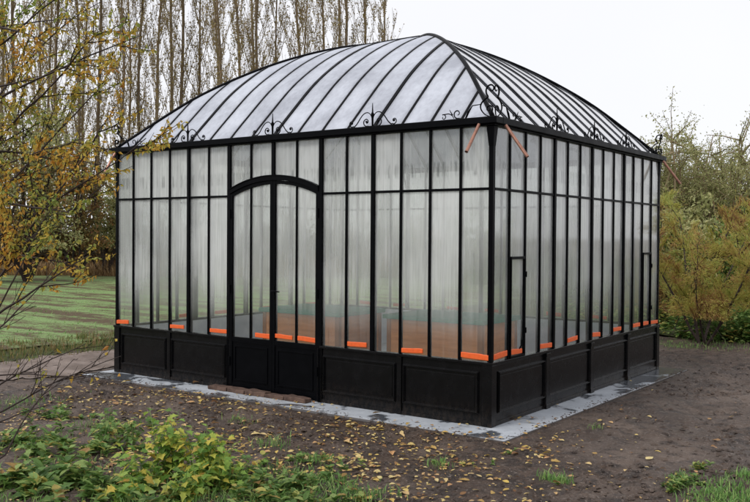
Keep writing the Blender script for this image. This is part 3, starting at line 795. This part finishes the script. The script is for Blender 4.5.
# small trees of autumn foliage before the poplars (left)
for j, (px, dep, H, R_) in enumerate([(28, 30, 6.2, 2.0), (76, 33, 5.2, 2.2), (103, 35, 4.8, 2.0), (-12, 29, 5.5, 2.1)]):
    shrub('field_tree', base(px, dep), R_, H, 9000, 'leaf_hedge' if j % 2 else 'leaf_willow', ['rounded pale green tree at the far side of the field, left', 'small brown-leaved tree on the far field edge with its dark trunk showing', 'small pale green tree at the field edge just left of the greenhouse', 'brown-leaved tree at the field edge cut by the left border'][j], 'tree',
          leaf=(.11, .07), stems=6, seed=90+j, low=1.2, upw=1.6, parts=('trunk', 'crown'))

# nettle undergrowth right (stuff)
b = MB(); q = random.Random(5)
for i in range(3300):
    px = q.uniform(560, 800); dep = q.choice((1, 1, 1, 0))*q.uniform(12.0, 14.6) or q.uniform(14, 18); p = base(px, dep, -.05); 
    if noise.noise(Vector((p.x*1.2, p.y*1.2, 0))) < -.25: continue
    if p.y < 8.0+.35*noise.noise(Vector((p.x*1.5, 3, 0))): continue
    H = q.uniform(.10, .55)*(1 if dep > 12.4 else .5)
    for k in range(q.randint(9, 16)):
        z = H*q.random()**.6; a = q.uniform(0, 6.28); d = Vector((math.cos(a), math.sin(a), q.uniform(-.3, .4)))
        leafquad(b, p+Vector((q.uniform(-.06, .06), q.uniform(-.06, .06), z)), d, Vector((0, 0, 1))+rv(q)*.4, q.uniform(.05, .12), q.uniform(.03, .075))
tag(b.build('nettle_undergrowth', M['leaf_green'], origin=(0,0,0)), 'green nettles and low leaves under the bushes at the right', 'undergrowth', kind='stuff')

def blades(name, mat, pts, hr, label, cat, w=.004, lean=.35, seed=1):
    q = random.Random(seed); b = MB()
    for (x, y, sc) in pts:
        z = height(x, y)+.0; a = q.uniform(0, 6.28); h = q.uniform(*hr)*sc; dx, dy = math.cos(a)*lean*h*q.random(), math.sin(a)*lean*h*q.random(); px_, py_ = -math.sin(a)*w*sc, math.cos(a)*w*sc
        b.add([(x-px_, y-py_, z-.01), (x+px_, y+py_, z-.01), (x+dx*.4+px_*.8, y+dy*.4+py_*.8, z+h*.6), (x+dx*.4-px_*.8, y+dy*.4-py_*.8, z+h*.6), (x+dx*1.6, y+dy*1.6, z+h)], [(0,1,2,3), (3,2,4)])
    return tag(b.build(name, M[mat], origin=(0,0,0)), label, cat, kind='stuff')
q = random.Random(11)
pts = []
for i in range(24000):
    y = q.uniform(-5, 9); x = fedge(y)-q.uniform(-.18, 1.7); pts.append((x, y, q.uniform(.4, 1.1)*(.6+.9*abs(noise.noise(Vector((x*2, y*2, 0)))))*min(1, .45+abs(x-fedge(y))*2)))
blades('verge_grass', 'grass_dry', pts, (.05, .17), 'long dull grass on the verge between path and field at the left', 'grass', .008)
pts = []
for i in range(12000):
    p = base(q.uniform(-60, 260), q.uniform(10, 26)); x, y = p.x, p.y
    if x > fedge(y)-1.4: continue
    if noise.noise(Vector((x*.5+y*.1, y*1.2-x*.9, 4))) < -.05: continue
    pts.append((x, y, q.uniform(.4, .9)))
rp_ = []
for i in range(26000):
    p = base(q.uniform(-70, 470), q.uniform(34.0, 37.5)); rp_.append((p.x, p.y, q.uniform(.4, 1.1)*(.5+abs(noise.noise(Vector((p.x*.5, p.y*.5, 0))))*1.6)))
blades('reed_fringe', 'reed', rp_, (.25, .95), 'rust-brown dry grass along the far edge of the field', 'dry grass', .02, 1.0)
blades('field_shoots', 'grass', pts, (.04, .10), 'short green shoots standing in rows on the field', 'grass', .011, .7)
pts = []
for (px, py, rr, nn) in [(20, 440, .30, 260), (60, 470, .35, 300), (95, 425, .2, 140), (325, 482, .16, 200), (285, 470, .2, 200), (350, 498, .2, 420), (300, 500, .35, 700), (250, 495, .3, 500), (735, 496, .22, 750), (715, 500, .15, 380), (748, 478, .12, 260), (560, 481, .06, 150), (548, 477, .04, 60),
                         (318, 455, .12, 160), (270, 440, .15, 120), (660, 343, .5, 300), (720, 343, .8, 600), (200, 500, .4, 500), (120, 500, .4, 400), (596, 430, .05, 20), (440, 462, .10, 60), (10, 500, .3, 260), (683, 480, .08, 60), (20, 400, .3, 200), (240, 420, .1, 60)]:
    c_ = gnd(px, py)
    for i in range(nn): pts.append((c_.x+q.gauss(0, rr*.6), c_.y+q.gauss(0, rr*.6), q.uniform(.5, 1.1)))
blades('grass_tufts', 'grass', [p for p in pts if not (-5.15 < p[0] < .35 and -.38 < p[1] < 4.5)], (.02, .075), 'bright green grass tufts in the wet soil of the foreground', 'grass', .0035, .8)

# low broad-leaved weeds (stuff) in the foreground
b = MB()
for (px, py, rr, nn, sc) in [(15, 445, .35, 90, 1), (45, 485, .35, 110, 1.2), (85, 450, .25, 60, 1), (20, 500, .3, 80, 1.2), (110, 490, .3, 80, 1), (260, 490, .25, 90, .8), (300, 484, .2, 70, .7), (290, 502, .3, 110, .9), (335, 500, .15, 50, .7), (325, 462, .12, 40, .6), (290, 460, .15, 40, .6),
                             (686, 484, .09, 45, .5), (672, 490, .07, 30, .5), (700, 468, .05, 20, .5), (555, 483, .04, 14, .4), (500, 450, .1, 16, .4), (450, 465, .14, 20, .4), (235, 470, .2, 60, .8), (60, 415, .3, 60, .8), (120, 430, .2, 40, .8), (180, 495, .3, 80, 1)]:
    c_ = gnd(px, py)
    for i in range(int(nn*.55)):
        x, y = c_.x+q.gauss(0, rr*.6), c_.y+q.gauss(0, rr*.6)
        if noise.noise(Vector((x*4, y*4, 31))) < -.06: continue
        if -5.2 < x < .4 and y > -.42: continue
        z = height(x, y); H = q.uniform(.02, .13)*sc
        for k in range(q.randint(8, 12)):
            a = q.uniform(0, 6.28); d = Vector((math.cos(a), math.sin(a), q.uniform(.0, .7)))
            leafquad(b, Vector((x, y, z+H*q.random())), d, Vector((0, 0, 1))+rv(q)*.3, q.uniform(.04, .095)*sc, q.uniform(.025, .055)*sc, .12, q.random() < .35, True)
tag(b.build('ground_weeds', M['leaf_green'], origin=(0,0,0)), 'low dark green weeds spread over the foreground soil', 'weeds', kind='stuff')

# tall leafy plants, foreground left
def leafy(px, py, H, nst, lab, mat='leaf_lime', lsz=.065, seed=0, spread=.25):
    q = random.Random(seed); c_ = gnd(px, py, -.05); t = empty('leafy_plant', c_, lab, 'plant', 'leafy plants in the foreground')
    st, lf = MB(), MB()
    for i in range(nst):
        a = q.uniform(0, 6.28); p = c_+Vector((q.gauss(0, .04), q.gauss(0, .04), 0)); d = Vector((math.cos(a)*spread*q.random()*1.6, math.sin(a)*spread*q.random()*1.6, 1)).normalized(); ln = H*q.uniform(.45, 1.05); P = [p]
        for k in range(5):
            d = (d+rv(q)*.13).normalized(); P.append(P[-1]+d*ln/5)
        st.tube(P, [.004, .0036, .003, .0025, .002, .0012], 4, False)
        nlf = max(5, int(ln/.018))
        for k in range(nlf):
            w = (.12+.88*k/nlf)*4.98; s = P[int(w)].lerp(P[int(w)+1], w%1); aa = k*2.4+q.uniform(-.5, .5)
            pd = Vector((math.cos(aa), math.sin(aa), q.uniform(-.1, .6))).normalized(); e = s+pd*q.uniform(.02, .055)
            st.tube([s, e], .0011, 3, False)
            leafquad(lf, e, pd+Vector((0, 0, q.uniform(-.9, .1))), Vector((0, 0, 1))+rv(q)*.45, lsz*q.uniform(.6, 1.25), lsz*.75*q.uniform(.7, 1.15), .12, True)
    st.build('stems', M['grass'], t); lf.build('leaves', M[mat], t)
LP = [(168, 482, .52, 18, 'tallest lime-green plant of the foreground, yellow tips reaching toward the slab', 'leaf_lime', .06, .12), (205, 488, .40, 18, 'yellow-green lobed plant right of the tallest foreground plant', 'leaf_lime', .062, .28),
      (142, 490, .32, 9, 'yellowing low leafy plant left of the tallest foreground plant', 'leaf_lime', .062, .3), (228, 494, .30, 14, 'low lime plant beside the green weeds at the bottom edge', 'leaf_lime', .06, .4), (186, 506, .30, 10, 'leafy plant at the bottom edge below the tallest plant', 'leaf_lime', .066, .4),
      (107, 447, .34, 7, 'upright dark green plant standing left of the lime plants', 'leaf_green', .055, .12), (128, 452, .26, 6, 'smaller dark green plant between the upright one and the lime plants', 'leaf_green', .055, .2), (250, 482, .16, 6, 'small green plant at the right end of the lime plants', 'leaf_lime', .05, .3),
      (75, 488, .16, 8, 'low broad green plant toward the bottom left corner', 'leaf_green', .09, .6), (30, 462, .18, 8, 'low green plant near the left edge with reddish leaves', 'leaf_green', .075, .5), (20, 496, .16, 8, 'broad-leaved plant in the bottom left corner', 'leaf_green', .10, .6), (130, 508, .2, 8, 'mixed green plant at the bottom edge left of centre', 'leaf_lime', .08, .5)]
for i, (px, py, H, ns, lab, mt, lz, sp) in enumerate(LP): leafy(px, py, H, ns, lab, mt, lz, 200+i, sp)

# fallen leaves and litter
b = MB(); q = random.Random(21); cnt = 0
def onground(px, py):
    p = gnd(px, py, -.04)
    if -5.1 < p.x < .32 and -.36 < p.y < 4.42: return gnd(px, py, .0), True
    p.z = height(p.x, p.y); return p, False
for i in range(5200):
    r_ = q.random()
    if r_ < .36: px, py = q.gauss(370, 135), q.gauss(450, 26)
    elif r_ < .62: px, py = q.gauss(110, 90), q.gauss(425, 30)
    elif r_ < .7: px, py = q.gauss(220, 80), q.gauss(400, 7)
    else: px, py = q.uniform(-20, 770), 380+135*q.random()**.8
    if not (-30 < px < 780 and 340 < py < 512): continue
    p, on = onground(px, py)
    if on and (p.x > -5.0 and p.x < -.02 and p.y > -.03): continue
    if on and q.random() < .75: continue
    if not on:
        if noise.noise(Vector((p.x*1.6, p.y*1.6, 7))) < -.12+q.uniform(-.2, .2) and q.random() < .8: continue
    if px > 560 and q.random() < .72: continue
    a = q.uniform(0, 6.28); ln = q.uniform(.018, .052)*(1 if q.random() < .86 else 1.7)
    leafquad(b, p+Vector((0, 0, .010)), Vector((math.cos(a), math.sin(a), q.uniform(-.1, .22))), Vector((0, 0, 1))+rv(q)*.35, ln, ln*q.uniform(.35, .7), q.uniform(.02, .16), q.random() < .15, True)
tag(b.build('fallen_leaves', M['leaf_fallen'], origin=(0,0,0)), 'yellow and brown fallen leaves scattered over the wet soil', 'leaves', kind='stuff')
b = MB()
for i in range(230):
    px, py = q.uniform(0, 760), 345+165*q.random()
    p, on = onground(px, py)
    if on or p.x < -7: continue
    a = q.uniform(0, 6.28); ln = q.uniform(.02, .05)*(1 if q.random() < .85 else 3); d = Vector((math.cos(a), math.sin(a), 0)); e = p+d*ln; e.z = height(e.x, e.y)+.006; m_ = (p+e)/2; m_ += rv(q)*ln*.08; m_.z = max(m_.z, height(m_.x, m_.y)+.004)
    if -5.15 < e.x < .36 and -.4 < e.y: continue
    b.tube([p+Vector((0, 0, .005)), m_, e], [.003, .0028, .0015], 4, False)
tag(b.build('twig_litter', M['twig'], origin=(0,0,0)), 'dark broken twigs lying on the soil', 'twigs', kind='stuff')
b = MB()
for i in range(15000):
    if q.random() < .16: x = q.uniform(-5.2, .5); y = -.40-abs(q.gauss(0, .10)); on = False; p = Vector((x, y, height(x, y))); y_free = False
    else:
        px, py = q.uniform(-10, 770), 342+170*q.random(); p, on = onground(px, py); y_free = True
    if on or p.x < -7: continue
    zn = noise.noise(Vector((p.x*.55, p.y*.55, 12)))+.35*noise.noise(Vector((p.x*1.7, p.y*1.7, 2)))
    if y_free and zn < q.uniform(-.25, .15) and q.random() < .9: continue
    s = (abs(q.gauss(0, .011))+.004)*(2.2 if q.random() < .05 else 1)
    if q.random() < .04: s *= 2
    s = min(s, .024)
    if not y_free: s = min(s, .012)
    vs = [p+Vector((v.x*s*q.uniform(.7, 1.5), v.y*s*q.uniform(.7, 1.5), v.z*s*.7)) for v in (Vector((1,0,0)), Vector((0,1,0)), Vector((-1,0,0)), Vector((0,-1,0)), Vector((.2,.1,1)), Vector((0,0,-1)))]
    b.add(vs, [(0,1,4), (1,2,4), (2,3,4), (3,0,4), (1,0,5), (2,1,5), (3,2,5), (0,3,5)])
for i in range(900):
    if q.random() < .55: p = Vector((q.uniform(-5.08, .3), -.358+abs(q.gauss(0, .05)), .0))
    else: p = Vector((.318-abs(q.gauss(0, .045)), q.uniform(-.3, 4.4), .0))
    if p.y > -.03 and p.x < .04: continue
    s = abs(q.gauss(0, .004))+.0025
    vs = [p+Vector((v.x*s*q.uniform(.7, 1.5), v.y*s*q.uniform(.7, 1.5), v.z*s*.7)) for v in (Vector((1,0,0)), Vector((0,1,0)), Vector((-1,0,0)), Vector((0,-1,0)), Vector((.2,.1,1)), Vector((0,0,-1)))]
    b.add(vs, [(0,1,4), (1,2,4), (2,3,4), (3,0,4), (1,0,5), (2,1,5), (3,2,5), (0,3,5)])
tag(b.build('soil_clods', M['soil'], origin=(0,0,0)), 'small crumbs and clods of brown soil', 'soil clods', kind='stuff')

# overhanging tree at the left: trunk out of frame, branches reach in
def twiggy(name, trunk_px, depth, mains, label, cat, seed, leafd, leafm='leaf_autumn', trunk_h=4.6, lsz=.029, tr=.07):
    q = random.Random(seed); b0 = base(trunk_px, depth, -.06); t = empty(name, b0, label, cat)
    tb, br, lf = MB(), MB(), MB()
    tp = [b0+Vector((q.uniform(-.05, .05)*k, q.uniform(-.05, .05)*k, trunk_h*k/8)) for k in range(9)]
    tb.tube(tp, [tr*(1-.085*k) for k in range(9)], 9); tb.build('trunk', M['bark'], t, True)
    def twig(p, d, ln, r0, lvl):
        n_ = 7; P = [p]
        for k in range(n_):
            d = (d+rv(q)*.11+Vector((0, 0, -.012 if lvl == 0 else .02))).normalized(); P.append(P[-1]+d*ln/n_)
        br.tube(P, [r0*(1-.8*k/n_)+.0009 for k in range(n_+1)], 5 if lvl == 0 else 3, False)
        if lvl < 2:
            nt = int((ln/.105 if lvl == 0 else ln/.085)*q.uniform(.8, 1.1))
            for k in range(nt):
                w = (.12+.86*q.random())*(n_-.02); s = P[int(w)].lerp(P[int(w)+1], w%1); td = (P[int(w)+1]-P[int(w)]).normalized()
                sd = rv(q); sd = (sd-td*sd.dot(td)).normalized()
                twig(s, (td*1.05+sd*.75+Vector((0, 0, .08))).normalized(), ln*q.uniform(.22, .48)*(1.1-w/n_*.5), r0*.42, lvl+1)
        if lvl > 0:
            for k in range(int(ln/.045*leafd+q.random())):
                w = q.random()*(n_-.02); s = P[int(w)].lerp(P[int(w)+1], w%1)
                dd = rv(q)+Vector((0, 0, -.75)); leafquad(lf, s, dd, rv(q), lsz*q.uniform(.5, 1.2), lsz*.5*q.uniform(.6, 1.2), .12)
    for (ax, ay, bx, by, dd, r0) in mains:
        A = at(ax, ay, depth+q.uniform(-.25, .25)); B = at(bx, by, depth+dd)
        # root it on the trunk
        z = min(max(A.z-.25, .25), trunk_h-.2); k = (z+.06)/trunk_h*8; root = tp[int(k)].lerp(tp[min(8, int(k)+1)], k%1)
        m_ = root.lerp(A, .55)+Vector((0, 0, -.03)); br.tube([root, m_, A], [r0*1.5, r0*1.25, r0], 6, False)
        twig(A, (B-A).normalized(), (B-A).length, r0, 0)
    br.build('branches', M['twig'], t); lf.build('leaves', M[leafm], t)
    return t
mains = []
q = random.Random(77)
for (ax, ay, bx, by) in [(-20, 120, 90, -20), (-25, 170, 110, 20), (-20, 60, 60, -30), (-25, 215, 128, 95), (-25, 250, 120, 130), (-20, 280, 105, 180), (-25, 110, 125, 60), (-20, 330, 80, 235), (-20, 245, 95, 262), (-25, 180, 75, 130), (-20, 300, 118, 150), (-25, 30, 100, 5), (-20, 350, 60, 200), (-20, 20, 60, 40), (-25, 90, 50, 75), (-20, 205, 60, 190), (-20, 150, 100, 165)]:
    mains.append((ax, ay, bx, by, q.uniform(-.5, .6), q.uniform(.004, .0075)))
twiggy('overhanging_tree', -190, 4.3, mains, 'autumn tree with thin dark branches and ochre leaves reaching in from the left edge', 'tree', 9, 4.2)
mains = [(-25, 400, 75, 330, .2, .005), (-15, 375, 100, 372, .1, .004), (-20, 345, 70, 270, .1, .004), (-15, 420, 118, 350, .5, .005), (5, 455, 60, 350, 0, .004), (-20, 430, 45, 395, .2, .004)]
twiggy('twiggy_shrub', -70, 4.6, mains, 'low twiggy shrub with few yellow leaves at left edge before the path', 'shrub', 15, .13, trunk_h=1.6, lsz=.045, tr=.03)

# ------------------------------------------------------------------ light
w = bpy.data.worlds.new('World'); scene.world = w; w.use_nodes = True
nt = w.node_tree; nt.nodes.clear()
SUN_EL, SUN_AZ = R(48), R(200)      # azimuth clockwise from +Y
sky = nt.nodes.new('ShaderNodeTexSky'); sky.sky_type = 'NISHITA'; sky.sun_disc = False; sky.sun_elevation = SUN_EL; sky.sun_rotation = SUN_AZ
tc = nt.nodes.new('ShaderNodeTexCoord'); ns = nt.nodes.new('ShaderNodeTexNoise'); ns.inputs['Scale'].default_value = 1.6; ns.inputs['Detail'].default_value = 4
nt.links.new(tc.outputs['Generated'], ns.inputs['Vector'])
rp = nt.nodes.new('ShaderNodeValToRGB'); rp.color_ramp.elements[0].position = .3; rp.color_ramp.elements[0].color = (.85, .855, .90, 1); rp.color_ramp.elements[1].position = .7; rp.color_ramp.elements[1].color = (.925, .925, .955, 1)
nt.links.new(ns.outputs['Fac'], rp.inputs[0])
sc = nt.nodes.new('ShaderNodeVectorMath'); sc.operation = 'SCALE'; sc.inputs['Scale'].default_value = 10.6
nt.links.new(rp.outputs[0], sc.inputs[0])
mx = nt.nodes.new('ShaderNodeMix'); mx.data_type = 'RGBA'; mx.inputs[0].default_value = .93
nt.links.new(sky.outputs[0], mx.inputs[6]); nt.links.new(sc.outputs[0], mx.inputs[7])
bg = nt.nodes.new('ShaderNodeBackground'); bg.inputs['Strength'].default_value = .1
nt.links.new(mx.outputs[2], bg.inputs[0]); wo = nt.nodes.new('ShaderNodeOutputWorld'); nt.links.new(bg.outputs[0], wo.inputs[0])
sl = bpy.data.lights.new('sun', 'SUN'); sl.energy = 1.5; sl.angle = R(18); sl.color = (1, .97, .93)
so = bpy.data.objects.new('sun', sl); C.objects.link(so)
sd = Vector((math.sin(SUN_AZ)*math.cos(SUN_EL), math.cos(SUN_AZ)*math.cos(SUN_EL), math.sin(SUN_EL)))
so.rotation_euler = sd.to_track_quat('Z', 'Y').to_euler()
scene.view_settings.view_transform = 'Standard'; scene.view_settings.look = 'None'; scene.view_settings.gamma = 1; scene.view_settings.exposure = 0.10
scene.view_settings.use_curve_mapping = False
scene.render.engine = 'CYCLES'
scene.cycles.max_bounces = 10; scene.cycles.transparent_max_bounces = 24; scene.cycles.transmission_bounces = 8
for o in bpy.data.objects:
    if '_w' in o: del o['_w']
